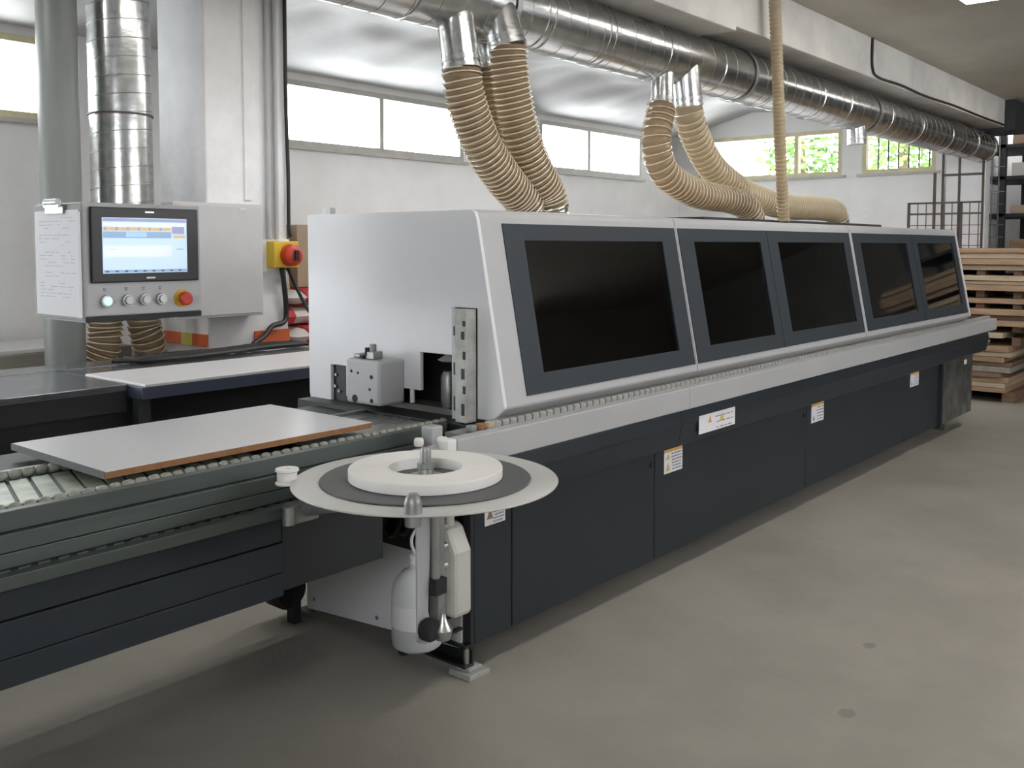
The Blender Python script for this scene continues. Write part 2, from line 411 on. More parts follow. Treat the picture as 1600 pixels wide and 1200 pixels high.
# lower body
MB().box(.03, 6.66, .03, 1.05, .12, .93).build('frame_body', m['dark_green'], T)
ed = [.02, .241, 1.287, 3.036, 4.865, 5.705]
for a, c in zip(ed, ed[1:]):
    MB().box(a+.003, c-.003, 0, .022, .115, .633).build('access_panel', m['slate_panel'], T, bevel=.004)
MB().box(5.72, 6.67, -.01, .02, .115, .633).build('steel_panel', m['galv_panel'], T, bevel=.004, label='bare galvanised steel end panel')
MB().box(5.70, 5.74, -.03, .02, .10, .64).build('panel_strip', m['slate_beam'], T)
for x in (1.255, 3.00): MB().cyl((x, -.006, .575), (x, .004, .575), .014, 14).build('panel_lock', m['rubber'], T)
MB().box(0, .02, -.002, .035, .10, .90).build('corner_post', m['dark_green'], T, bevel=.002)
for a, c in ((-.02, 1.388), (1.391, 6.9)):
    MB().prism([(-.07, .83), (-.078, .81), (-.086, .755), (-.080, .745), (-.066, .66), (-.06, .648), (-.02, .648), (.02, .66), (.02, .83)], a, c).build('front_beam', m['slate_beam'], T)
MB().cyl((6.9, -.04, .72), (7.0, -.04, .72), .035, 14).build('beam_end', m['dull_steel'], T)
for a, c in ((-.19, 1.398), (1.400, 4.2), (4.202, 7.02)):
    MB().box(a, c, -.12, -.062, .833, .935).build('support_rail', m['grey_enamel'], T, bevel=.005)
MB().box(-.1, 7.0, -.062, .03, .88, .93).build('track_bed', m['dull_steel'], T)
pm = MB().prism([(-.058, .93), (-.058, .948), (-.05, .955), (-.022, .955), (-.014, .948), (-.014, .93)], 0, .036).mesh('track_pad', m['pad'], (0, 0, 0))
for i in range(155):
    inst('track_pad', pm, T, (.075 + i*.045, 0, 0))
# lower end
MB().prism([(.95, .03), (.95, .42), (.30, .42), (.16, .52), (.036, .52), (.036, .10)], -.012, 0, ).build('end_panel', m['white_enamel'], T, bevel=.002)
MB().box(-.014, .03, .06, 1.0, .42, .90).build('void_shade', m['black'], T)  # black block holds the shade of the open machine end
for k in range(7):
    y = .12 + k*.07
    MB().tube(curve_pts([(-.02, y, .80), (-.05, y+.04, .6 - .02*(k % 3)), (-.04, y+.12, .47 + .02*(k % 2)), (-.02, y+.2, .55)], 12), .014, 8).build('air_line', m['cable'], T, smooth=True)
for y, z in ((.06, .16), (.5, .10), (.9, .08)): MB().cyl((-.015, y, z), (-.012, y, z), .008, 10).build('screw', m['dull_steel'], T)
# feet
ft = MB().prism([(0, .035), (.05, .035), (.05, .12), (.0, .12), (.0, .11), (.04, .11), (.04, .045), (0, .045)], -.0, .40, 'y')
ft.v = [(x-.03, y, z) for x, y, z in ft.v]
ft.build('foot_channel', m['dark_green'], T, bevel=.002)
MB().box(-.04, .07, -.035, .075, .0, .022).box(-.02, .05, -.015, .055, .022, .036).build('levelling_pad', M('pad_grey', (.36, .36, .34), .6), T, bevel=.004)
MB().cyl((.0, .02, .03), (.0, .02, .12), .012, 12).build('levelling_bolt', m['steel'], T, smooth=True)
for x, y in ((1.9, .3), (4.3, .3), (6.2, .12), (6.55, .5), (.02, .95), (3.2, .95), (6.2, .95)):
    MB().box(x-.05, x+.05, y-.05, y+.05, 0, .02).cyl((x, y, .02), (x, y, .125), .02, 12).build('levelling_pad', m['dull_steel'], T)
MB().lathe([(0, -.06), (.07, -.06), (.085, -.04), (.085, .04), (.07, .06), (0, .06)], (-.11, .98, .14), 'y', 28).build('drive_motor', m['rubber'], T, smooth=True)
MB().box(-.12, -.08, .90, .95, .0, .16).build('motor_foot', m['rubber'], T, bevel=.004)
# warning labels
def sticker(x0, x1, z0, z1, y, parent, lines, head=True, blots=(), label='white warning sticker with orange header'):
    st = MB().box(x0, x1, y-.002, y, z0, z1).build('warning_label', m['paper'], parent, label=label)
    W, H = x1-x0, z1-z0; yy = y-.003
    if head: MB().box(x0+W*.02, x1-W*.02, yy, y-.002, z1-H*.17, z1-H*.03).build('header_print', m['label_orange'], st)
    b = MB()
    r = random.Random(int(x0*1000))
    for k in range(lines):
        z = z0 + H*(.10 + .62*k/max(1, lines-1)); u = .42 + r.uniform(-.04, .06)
        while u < .9:
            d = r.uniform(.05, .16); b.box(x0+W*u, x0+W*min(.95, u+d), yy, y-.002, z, z+H*.05); u += d + .035
    b.build('text_print', m['ink'], st)
    for u, v, du, dv, mt in blots:
        MB().prism([(x0+W*u, z0+H*v), (x0+W*(u+du), z0+H*v), (x0+W*(u+du*.5), z0+H*(v+dv))], yy, y-.002, 'y').build('pictogram', m[mt], st)
    return st
sticker(1.37, 1.54, .508, .630, 0, T, 6, blots=((.08, .10, .24, .3, 'label_yellow'), (.08, .55, .24, .22, 'label_yellow')))
sticker(3.11, 3.30, .506, .628, 0, T, 5, blots=((.10, .12, .16, .25, 'ink'),))
sticker(4.98, 5.18, .518, .628, 0, T, 5, blots=((.10, .12, .16, .25, 'ink'),))
sticker(.08, .198, .548, .628, 0, T, 5, head=False, blots=((.10, .3, .3, .5, 'wood'),), label='worn white sticker with crumpled print')
lb = sticker(1.547, 1.92, .685, .775, -.0865, T, 3, head=False, blots=((.24, .5, .10, .4, 'label_orange'), (.55, .4, .14, .5, 'label_yellow')), label='wide white sticker with machine symbols')
MB().prism([(1.56, .70), (1.91, .70), (1.91, .765), (1.56, .765)], -.0865, -.07, 'y').build('label_backing', m['slate_beam'], T)
MB().box(6.40, 6.48, -.0125, -.01, .56, .60).build('name_plate', m['paper'], T)
# ports and mats on the hood
for x, y in ((.90, .45), (1.02, .41), (3.12, .42), (4.63, .45), (1.05, .62)):
    MB().lathe([(.072, 0), (.085, 0), (.085, .012), (.078, .02), (.078, .06), (.072, .06)] , (x, y, 1.737)).build('suction_port', m['galvanised'], T, smooth=True)
MB().box(2.10, 2.98, .20, .55, 1.737, 1.758).build('hood_mat', m['rubber'], T, bevel=.008)
MB().box(3.16, 4.86, .20, .60, 1.737, 1.760).build('hood_mat', m['rubber'], T, bevel=.008)
MB().box(.14, .17, .95, 1.0, 1.737, 1.765).build('hinge', m['dull_steel'], T)
# small white fittings at the rail start
gb = MB().box(-.20, -.145, -.005, .05, .86, .965).build('guide_block', m['grey_enamel'], T, bevel=.005)
MB().box(-.30, -.13, -.10, -.005, .86, .905).build('guide_base', m['grey_enamel'], T, bevel=.006)
for x, y, z, r in ((-.27, -.01, .925, .017), (-.205, -.06, .925, .02), (-.17, -.075, .912, .014)):
    MB().lathe([(0, -.014), (r*.8, -.014), (r, -.008), (r, .008), (r*.8, .014), (0, .014)], (x, y, z)).build('guide_wheel', m['tape_white'], T, smooth=True)
MB().box(-.235, -.19, -.115, -.065, .895, .938).build('rail_stop', m['tape_white'], T, bevel=.006)
for x, mt in ((-.05, 'dull_steel'), (0.0, 'board_edge'), (.05, 'wood_pale')):
    MB().box(x, x+.03, -.055, -.025, .93, .955).build('chain_link', m[mt], T, bevel=.005)

# ------------------------------------------------------------------ infeed conveyor
CV = thing('infeed_conveyor', (-1.6, .5, 0), 'dark steel infeed conveyor with a row of round rollers in front of the machine', 'conveyor')
CX0, CX1 = -3.6, .024
MB().box(CX0, CX1, .135, .165, .884, .935).build('top_rail', m['rail_steel'], CV, bevel=.002)
MB().box(CX0, -.02, .118, .165, .836, .882).build('side_rail', m['rail_steel'], CV, bevel=.002)
MB().box(CX0, -.02, .116, .165, .796, .834).build('side_rail', m['rail_steel'], CV, bevel=.002)
MB().box(CX0, -.20, .125, .17, .785, .796).build('groove', m['black'], CV)
MB().box(CX0, -.20, .082, .165, .752, .787).build('ledge', m['rail_steel'], CV, bevel=.002)
rk = MB()
for i in range(60):
    x = -3.2 + i*.05
    rk.box(x, x+.03, .118, .126, .787, .792)
rk.build('rack_teeth', m['rail_steel'], CV, kind='stuff')
MB().box(CX0, -.76, .105, .16, .672, .752).build('upper_panel', m['slate_panel'], CV, bevel=.002)
MB().box(CX0, -.76, .10, .16, .575, .668).build('middle_panel', m['slate_panel'], CV, bevel=.002)
MB().box(CX0, -.76, .098, .16, .50, .573).build('lower_panel', m['slate_panel'], CV, bevel=.002)
MB().box(-.755, -.33, .11, .16, .51, .752).build('end_box', m['dark_green'], CV, bevel=.002)
MB().box(CX0, -.36, .16, .9, .60, .66).build('crossbeam', m['dark_green'], CV)
MB().box(CX0, -.05, .91, .93, .19, .80).build('light_block', m['dark_green'], CV)  # unseen panel added to keep back light off the floor below
MB().box(CX0, .024, .166, .93, .80, .914).build('bed', m['dark_green'], CV)
MB().box(CX0, .024, .60, .62, .914, .932).build('inner_rail', m['dull_steel'], CV)
MB().box(CX0, .024, .215, .235, .914, .928).build('inner_rail', m['dull_steel'], CV)
sl = MB().hexa([(0, .25, 0), (.05, .25, 0), (.08, .52, 0), (.13, .52, 0), (0, .25, .006), (.05, .25, .006), (.08, .52, .006), (.13, .52, .006)]).mesh('sheen_slat', M('sheen_slat', (.42, .48, .38), .3, metal=.2, var=.5, vscale=10))  # pale green reflection on the bed is put into the slat colour
for i in range(30): inst('sheen_slat', sl, CV, (-2.6 + i*.062, 0, .9145))
MB().box(-.55, .024, .25, .60, .914, .921).build('slide_plate', m['dull_steel'], CV)
for k in range(3): MB().box(-.5, .024, .33+.08*k, .345+.08*k, .921, .926).build('slide_strip', m['steel'], CV)
bm_ = MB().lathe([(0, -.018), (.009, -.0175), (.0145, -.011), (.016, 0), (.0145, .011), (.009, .0175), (0, .018)], (0, 0, 0), 'x', 12).mesh('roller_bead', m['bead'], smooth=True)
for i in range(66): inst('roller_bead', bm_, CV, (-2.45 + i*.0385, .187, .928), (random.uniform(0, 3), 0, random.uniform(-.15, .15))).scale = (random.uniform(.8, 1.02), random.uniform(.85, 1), random.uniform(.85, 1))
for i in range(52): inst('roller_bead', bm_, CV, (-2.45 + i*.0385, .56, .928), (random.uniform(0, 3), 0, 0))
for x in (-3.4, -2.75):
    for y in (.16, .80): MB().box(x, x+.08, y, y+.08, 0, .60).build('leg', m['dark_green'], CV, bevel=.003)

# the board on the conveyor
bd = thing('panel_board', (-.76, .52, .944), 'white laminated board with brown raw edge lying on the conveyor', 'board')
MB().box(-1.262, -.268, .232, .838, .945, .964).build('core', m['board_edge'], bd)
MB().box(-1.262, -.268, .232, .838, .964, .966).build('laminate_top', m['board_white'], bd)
MB().box(-1.265, -1.262, .232, .838, .945, .966).build('edge_band', m['mat_grey'], bd)

# ------------------------------------------------------------------ reel table with tape roll
CX, CY = -.56, -.335
RT = thing('reel_table', (CX, CY, .5), 'round grey metal reel plate on a bracket in front of the conveyor', 'reel table')
MB().lathe([(0, .898), (.395, .898), (.397, .901), (.395, .904), (0, .904)], (CX, CY, 0), seg=96).build('plate', m['plate_alu'], RT, smooth=True)
MB().lathe([(0, .9045), (.312, .9045), (.315, .907), (.312, .910), (0, .910)], (CX, CY, 0), seg=80).build('rubber_disc', m['mat_grey'], RT, smooth=True)
MB().lathe([(0, .910), (.055, .910), (.055, .914), (.024, .917), (.022, .935), (.026, .938), (.026, .952), (.016, .955), (.016, .985), (.013, .998), (0, 1.0)], (CX, CY, 0), seg=24).build('spindle', m['dull_steel'], RT, smooth=True)
MB().lathe([(.0, .80), (.035, .80), (.045, .83), (.06, .86), (.06, .898), (0, .898)], (CX, CY, 0), seg=24).build('hub', m['dull_steel'], RT, smooth=True)
MB().prism([(CX-.05, .42), (CX-.01, .40), (CX+.01, .74), (CX+.02, .84), (CX-.05, .84)], CY-.012, CY-.004, 'y').build('bracket_plate', m['grey_enamel'], RT, bevel=.003)
MB().cyl((CX+.02, CY-.02, .56), (CX+.02, CY-.02, .84), .014, 16).build('rod', m['steel'], RT, smooth=True)
MB().box(CX+.03, CX+.06, CY-.02, CY+.02, .42, .80).build('channel', m['dull_steel'], RT, bevel=.003)
for z in (.62, .68, .74): MB().cyl((CX+.06, CY, z), (CX+.085, CY, z), .011, 12).build('bolt', m['steel'], RT)
MB().box(CX+.0, CX+.05, CY-.04, CY+.0, .55, .60).build('clamp', m['rubber'], RT, bevel=.004)
MB().lathe([(0, -.025), (.026, -.025), (.034, -.012), (.034, .012), (.024, .025), (0, .025)], (CX-.02, CY-.03, .455), 'y', 24).build('hand_wheel', m['rubber'], RT, smooth=True)
MB().lathe([(0, 0), (.022, 0), (.03, .03), (.012, .06), (.008, .08), (0, .08)], (CX+.02, CY-.05, .42)).build('knob', m['steel'], RT, smooth=True)
MB().tube([(CX, CY, .85), (CX-.08, CY+.12, .84), (CX-.15, CY+.30, .80), (CX-.16, .085, .77)], .026, 14).build('swing_arm', m['dull_steel'], RT, smooth=True)
MB().box(CX-.21, CX-.11, .03, .082, .74, .80).build('arm_mount', m['dull_steel'], RT, bevel=.005)
MB().cyl((CX-.225, .035, .745), (CX-.225, .035, .80), .02, 16).build('arm_pivot', m['steel'], RT, smooth=True)
MB().tube([(CX+.04, CY, .44), (CX+.20, CY+.18, .43), (CX+.40, -.005+.03, .43), (-.02, .06, .43)], .016, 10).build('lower_strut', m['dark_green'], RT, smooth=True)
px_, py_ = CX-.766*.37, CY-.643*.37
MB().lathe([(0, .87), (.022, .87), (.024, .93), (.02, .945), (.012, .955), (0, .957)], (px_, py_, 0), seg=18).build('edge_guide', m['dull_steel'], RT, smooth=True)
MB().lathe([(.012, .888), (.034, .888), (.036, .893), (.030, .897), (.030, .925), (.036, .929), (.034, .935), (.012, .935), (.012, .888)], (CX-.643*.415, CY+.766*.415, 0), seg=24).build('tape_guide', m['tape_white'], RT, smooth=True)
TR = thing('tape_roll', (CX, CY, .91), 'wide white coil of edge banding tape lying on the round reel plate', 'tape roll')
prof = [(.116, .911)]
ring = []
for k in range(25):
    r = .118 + k*.00443; ring += [(r, .9425), (r+.0036, .9425), (r+.0043, .9412)]
prof = [(.116, .911), (.116, .941)] + ring + [(.229, .941), (.230, .939), (.230, .912), (.116, .911)]
MB().lathe(prof, (CX, CY, 0), seg=96).build('coil', m['tape_white'], TR, smooth=True)
MB().lathe([(.110, .911), (.1158, .911), (.1158, .9425), (.110, .9425), (.110, .911)], (CX, CY, 0), seg=64).build('core', m['tape_white'], TR, smooth=True)

# bottles hung under the reel
B1 = thing('plastic_bottle', (-.24, .035, .185), 'translucent plastic bottle half full with white label, under the reel', 'bottle')
bc = (-.24, .035, .185)
MB().lathe([(0, 0), (.07, 0), (.086, .012), (.09, .03), (.09, .085), (0, .085)], bc, seg=36).build('liquid', m['liquid'], B1, smooth=True)
MB().lathe([(.0895, .085), (.09, .20), (.082, .235), (.055, .27), (.026, .285), (.024, .30), (0, .30)], bc, seg=36).build('body', m['plastic_milk'], B1, smooth=True)
MB().lathe([(.0905, .086), (.0912, .088), (.0912, .165), (.0905, .167), (.0905, .086)], bc, seg=36).build('label', M('label_paper', (.70, .70, .71), .6), B1, smooth=True)
MB().lathe([(0, .30), (.026, .30), (.026, .325), (.02, .33), (0, .33)], bc, seg=20).build('cap', m['tape_white'], B1, smooth=True)
MB().tube(curve_pts([(-.24, .035, .51), (-.25, .05, .55), (-.22, .07, .58), (-.15, .09, .60)], 10), .006, 8).build('suction_tube', m['plastic_milk'], B1, smooth=True)
B2 = thing('plastic_jug', (-.08, .03, .26), 'creamy white plastic jug hung between the reel bracket and the corner post', 'jug')
MB().prism([(-.04, .26), (.09, .26), (.10, .29), (.10, .50), (.08, .56), (.03, .60), (-.0, .58), (-.04, .50)], -.125, -.03, 'x').build('body', M('jug', (.60, .59, .55), .45), B2, bevel=.018)
MB().cyl((-.08, .03, .57), (-.08, .03, .63), .02, 14).build('neck', M('jug', (.6, .59, .55)), B2, smooth=True)
for o in (B2,):
    pass
BR = thing('bottle_bracket', (-.03, .05, .2), 'thin dark wire bracket carrying the bottle and jug at the machine end', 'bracket')
MB().box(-.32, -.013, .02, .045, .178, .184).box(-.32, -.31, .02, .045, .184, .20).build('shelf_bar', m['dark_green'], BR)
MB().box(-.13, -.013, .0, .02, .252, .259).box(-.13, -.013, .06, .08, .252, .259).build('jug_bar', m['dark_green'], BR)

# ------------------------------------------------------------------ return table
TB = thing('return_table', (-.8, 2.6, 0), 'long steel topped return table behind the conveyor, with black sheets for the shade beneath', 'table')
MB().box(-3.6, -.235, 2.03, 2.78, .90, .932).build('left_top', m['table_steel'], TB, bevel=.003)
MB().box(-3.6, -.235, 2.035, 2.07, .80, .90).build('left_apron', m['rubber'], TB)
MB().box(-.23, 1.45, 1.895, 2.79, .868, .926).build('right_top', m['navy'], TB, bevel=.002)
MB().box(-3.6, 1.45, 2.792, 3.05, .90, .934).build('back_top', m['table_steel'], TB, bevel=.003)
MB().box(-.20, 1.45, 2.50, 2.79, .926, .930).build('steel_sheet', m['table_steel'], TB)
MB().box(-3.6, 1.45, 2.20, 2.24, .02, .868).build('shade_sheet', m['black'], TB)  # black sheets hold the shadow under the table top
MB().box(-3.6, -.24, 2.06, 2.2, .44, .80).build('shade_sheet', m['black'], TB)
for x in (-3.5, -.22, 1.38):
    for y in (1.95 if x > -1 else 2.1, 2.95): MB().box(x, x+.06, y, y+.06, 0, .868).build('leg', m['dark_rack'], TB)
WB = MB().box(-.215, 1.40, 1.895, 2.49, .9265, .940).build('flat_board', m['board_white'], None, bevel=.002)
WB['label'] = 'thin white flat board lying on the navy table top'; WB['category'] = 'board'
MT = thing('cable_mat', (.45, 2.75, .934), 'flat black cable bundle lying on the steel return table', 'cable')
for k in range(5):
    y = 2.72 + k*.04
    MB().tube(curve_pts([(.1+.06*k, y+.1, .952), (.25, y-.02, .95), (.45, y-.05+.02*k, .952), (.8, y-.02, .955), (1.15, y+.08, .952), (1.42, y+.04, .952)], 24), .012, 8).build('cable', m['cable'], MT, smooth=True)

# ------------------------------------------------------------------ control panel
HP = thing('control_panel', (-.7, 1.15, 1.33), 'grey operator control panel with lit touch screen and push buttons above the table', 'control panel')
MB().box(-.937, -.467, 1.0, 1.36, 1.345, 1.755).build('housing', m['grey_enamel'], HP, bevel=.006)
MB().box(-.93, -.466, 1.002, 1.34, 1.325, 1.345).build('bottom_strip', m['black'], HP)
bz = MB().box(-.912, -.484, .985, 1.0, 1.466, 1.740).build('bezel', m['bezel'], HP, bevel=.005)
sc = MB().box(-.870, -.535, .9835, .985, 1.500, 1.702).build('screen', m['screen_light'], HP)
ys = .9832
for x0, x1, z0, z1, mt in ((-.868, -.537, 1.688, 1.70, 'screen_purple'), (-.868, -.60, 1.655, 1.668, 'screen_amber'), (-.868, -.60, 1.628, 1.652, 'screen_blue'),
                           (-.597, -.545, 1.645, 1.672, 'screen_purple'), (-.868, -.537, 1.502, 1.512, 'screen_blue'), (-.868, -.60, 1.56, 1.60, 'screen_white'), (-.78, -.70, 1.632, 1.650, 'screen_white'),
                           (-.59, -.54, 1.628, 1.64, 'screen_amber'), (-.868, -.537, 1.672, 1.682, 'screen_white'), (-.845, -.82, 1.585, 1.589, 'screen_purple'), (-.58, -.55, 1.585, 1.589, 'screen_purple')):
    MB().box(x0, x1, ys, .9835, z0, z1).build('screen_graphic', m[mt], sc)
for k in range(6): MB().box(-.862+k*.043, -.856+k*.043, ys-.0003, .9832, 1.655, 1.668).build('screen_graphic', m['screen_purple'], sc)
for k in range(9): MB().box(-.86+k*.036, -.848+k*.036, ys-.0003, .9832, 1.504, 1.510).build('screen_graphic', m['ink'], sc)
for z in (1.7245, 1.481): MB().box(-.703, -.668, .984, .985, z-.003, z+.003).build('badge', m['steel'], HP)
for x, mt in ((-.856, 'lamp_green'), (-.775, 'steel'), (-.707, 'plate_alu'), (-.64, 'steel')):
    pb = MB().lathe([(0, -.003), (.021, -.003), (.022, 0), (.022, .010), (.016, .012), (0, .012)], (x, .988, 1.400), 'y', 24).build('push_button', m['steel'], HP, smooth=True)
    MB().lathe([(0, -.012), (.014, -.012), (.016, -.008), (.016, -.002), (0, -.002)], (x, .988, 1.400), 'y', 24).build('button_cap', m[mt], pb, smooth=True)
    MB().box(x-.006, x+.002, .998, 1.0, 1.436, 1.440).box(x-.008, x+.004, .998, 1.0, 1.443, 1.447).build('button_legend', m['ink'], pb)
es = MB().lathe([(0, 0), (.034, 0), (.034, .006), (0, .006)], (-.551, .994, 1.398), 'y', 32).build('emergency_stop', m['yellow'], HP, smooth=True)
MB().lathe([(0, -.035), (.02, -.035), (.026, -.03), (.027, -.018), (.016, -.012), (.016, 0), (0, 0)], (-.551, .994, 1.398), 'y', 24).build('stop_knob', m['red'], es, smooth=True)
MB().tube([(-.72, 1.36, 1.55), (-.55, 1.9, 1.60), (-.2, 2.7, 1.62), (.02, 3.2, 1.62)], .035, 14).build('support_arm', m['grey_enamel'], HP, smooth=True)
CB = thing('clipboard', (-.95, 1.18, 1.33), 'clipboard with a handwritten white sheet hung on the control panel side', 'clipboard')
MB().box(-.945, -.938, .985, 1.365, 1.335, 1.748).build('backing', M('hardboard', (.30, .30, .29), .7), CB, bevel=.002)
sh = MB().box(-.9475, -.9452, 1.0, 1.345, 1.345, 1.728).build('sheet', m['paper'], CB)
MB().box(-.958, -.9478, .985, 1.005, 1.345, 1.72).build('sheet_edge', m['paper'], CB)
b = MB(); r = random.Random(5)
for k in range(24):
    z = 1.70 - k*.0125; y = 1.31
    if k in (4, 9, 15, 18): continue
    while y > 1.06:
        d = r.uniform(.015, .06)
        if r.random() < .72: b.box(-.948, -.9475, y-d, y, z, z+.0022)
        y -= d + .012
b.build('handwriting', M('pencil', (.48, .48, .53), .8), sh)
MB().box(-.956, -.946, 1.10, 1.24, 1.716, 1.742).box(-.966, -.956, 1.11, 1.23, 1.738, 1.752).build('clip', m['steel'], CB, bevel=.002)
MB().cyl((-.962, 1.12, 1.758), (-.962, 1.22, 1.758), .012, 12).build('clip_spring', m['dull_steel'], CB, smooth=True)

# ------------------------------------------------------------------ services beside the column
GP = MB().cyl((.065, 3.30, 0), (.065, 3.30, 3.35), .112, 36).build('grey_pipe', m['paint_grey'], None, smooth=True)
GP['label'] = 'thick grey painted vertical pipe behind the control panel'; GP['category'] = 'pipe'
VD = thing('vertical_duct', (.46, 3.34, 1.2), 'shiny galvanised vertical spiral duct between grey pipe and white column', 'duct')
MB().cyl((.465, 3.34, 1.32), (.465, 3.34, 3.35), .182, 48).build('duct_tube', m['galvanised'], VD, smooth=True)
def helix(cx, cy, r, z0, z1, pitch, rad):
    n = int((z1-z0)/pitch*36)
    return MB().tube([(cx + r*math.cos(2*PI*i/36), cy + r*math.sin(2*PI*i/36), z0 + (z1-z0)*i/n) for i in range(n+1)], rad, 6)
helix(.465, 3.34, .182, 1.34, 3.34, .11, .0025).build('spiral_seam', m['dull_steel'], VD, smooth=True)
MB().lathe([(.183, -.006), (.190, -.006), (.190, .006), (.183, .006), (.183, -.006)], (.465, 3.34, 2.40), seg=40).build('band_clamp', m['rust'], VD, smooth=True)
MB().lathe([(.05, 0), (.182, .12), (.182, .14)], (.465, 3.34, 1.20), seg=36).build('cone', m['galvanised'], VD, smooth=True)
def hose(name, ctrl, r, label, mat, group, pitch=.024, cat='hose', amp=.075, parts=True, seg=22):
    o = thing(name, ctrl[-1], label, cat, group)
    pts = resample(curve_pts(ctrl, 400), pitch/4)
    rs = [r*(1 + amp*(-1, -.1, .5, -.1)[i % 4]) for i in range(len(pts))]
    MB().tube(pts, rs, seg).build('hose_wall', m[mat], o, smooth=True)
    hp = resample(curve_pts(ctrl, 400), pitch/18); hv = []
    u = (hp[1]-hp[0]).orthogonal().normalized()
    for i, p in enumerate(hp):
        t = (hp[min(i+1, len(hp)-1)] - hp[max(i-1, 0)]).normalized(); u = (u - t*u.dot(t)).normalized(); a = 2*PI*i/18
        hv.append(p + (u*math.cos(a) + t.cross(u)*math.sin(a))*r*(1+amp))
    MB().tube(hv, r*.045, 5).build('wire_spiral', m['hose_wire'], o, smooth=True)
    return o, pts
for a, lb in (((.36, 3.40), 'left of the two brown flexible hoses under the vertical duct'), ((.60, 3.37), 'right of the two brown flexible hoses under the vertical duct')):
    x, y = a
    o, p = hose('flexible_hose', [(x, y-.02, 1.24), (x, y, 1.10), (x-.01 if x < .5 else x+.03, y, .98), (x-.07 if x < .5 else x+.05, y+.05, .80), (x-.1, y+.1, .55), (x-.12, y+.2, .15)], .095, lb, 'hose_amber', 'hoses under the vertical duct', pitch=.035, amp=.09)
EC = thing('electrical_cabinet', (.9, 3.0, 1.15), 'flat pale grey electrical cabinet fixed to the white column', 'cabinet')
MB().box(.56, 1.20, 2.93, 3.066, 1.15, 1.868).build('cabinet_body', M('cabinet_grey', (.60, .60, .61), .5, var=.05), EC, bevel=.006)
MB().box(.58, 1.185, 2.924, 2.93, 1.165, 1.853).build('cabinet_door', M('cabinet_grey', (.60, .60, .61)), EC, bevel=.003)
MB().box(1.02, 1.07, 2.918, 2.924, 1.83, 1.837).build('door_tag', m['tape_white'], EC)
SW = thing('isolator_switch', (1.42, 3.0, 1.45), 'yellow isolator switch box with red rotary knob on the white column', 'switch')
MB().box(1.315, 1.52, 2.97, 3.066, 1.452, 1.630).build('switch_box', m['yellow'], SW, bevel=.008)
MB().lathe([(0, -.07), (.05, -.07), (.07, -.055), (.075, 0), (0, 0)], (1.44, 2.97, 1.535), 'y', 28).build('rotary_knob', m['red'], SW, smooth=True)
MB().box(1.425, 1.455, 2.875, 2.90, 1.50, 1.57).build('knob_grip', m['rubber'], SW, bevel=.004)
MB().box(1.24, 1.50, 3.05, 3.068, 1.43, 1.645).build('mounting_plate', m['plaster_column'], SW)
for k, x in enumerate((1.335, 1.395)):
    c = MB().cyl((x, 3.045, 1.645), (x, 3.045, 3.33), .016, 14).build('conduit', m['grey_enamel'], None, smooth=True)
    c['label'] = ('left' if k == 0 else 'right') + ' of two thin grey conduits running up from the yellow switch'; c['category'] = 'conduit'; c['group'] = 'conduits on the column'
c = MB().tube(curve_pts([(1.49, 3.05, 3.32), (1.485, 3.045, 2.6), (1.50, 3.05, 2.1), (1.495, 3.045, 1.75), (1.51, 3.05, 1.66)], 30), .013, 8).build('black_cable', m['cable'], None, smooth=True)
c['label'] = 'loose black cable hanging down the column edge above the switch'; c['category'] = 'cable'
c = MB().tube(curve_pts([(1.42, 3.03, 1.46), (1.43, 3.02, 1.35), (1.46, 3.04, 1.15), (1.43, 3.03, 1.08), (1.33, 3.02, 1.06), (1.25, 3.0, 1.0), (1.15, 2.98, .955)], 30), .018, 8).build('black_cable', m['cable'], None, smooth=True)
c['label'] = 'thick black cable bending from the yellow switch down to the table'; c['category'] = 'cable'
c = MB().tube(curve_pts([(1.47, 3.03, 1.45), (1.54, 3.02, 1.30), (1.60, 2.9, 1.1), (1.8, 2.8, .98), (2.1, 2.7, .9)], 30), .012, 8).build('black_cable', m['cable'], None, smooth=True)
c['label'] = 'thin black cable drooping from the switch toward the sacks'; c['category'] = 'cable'

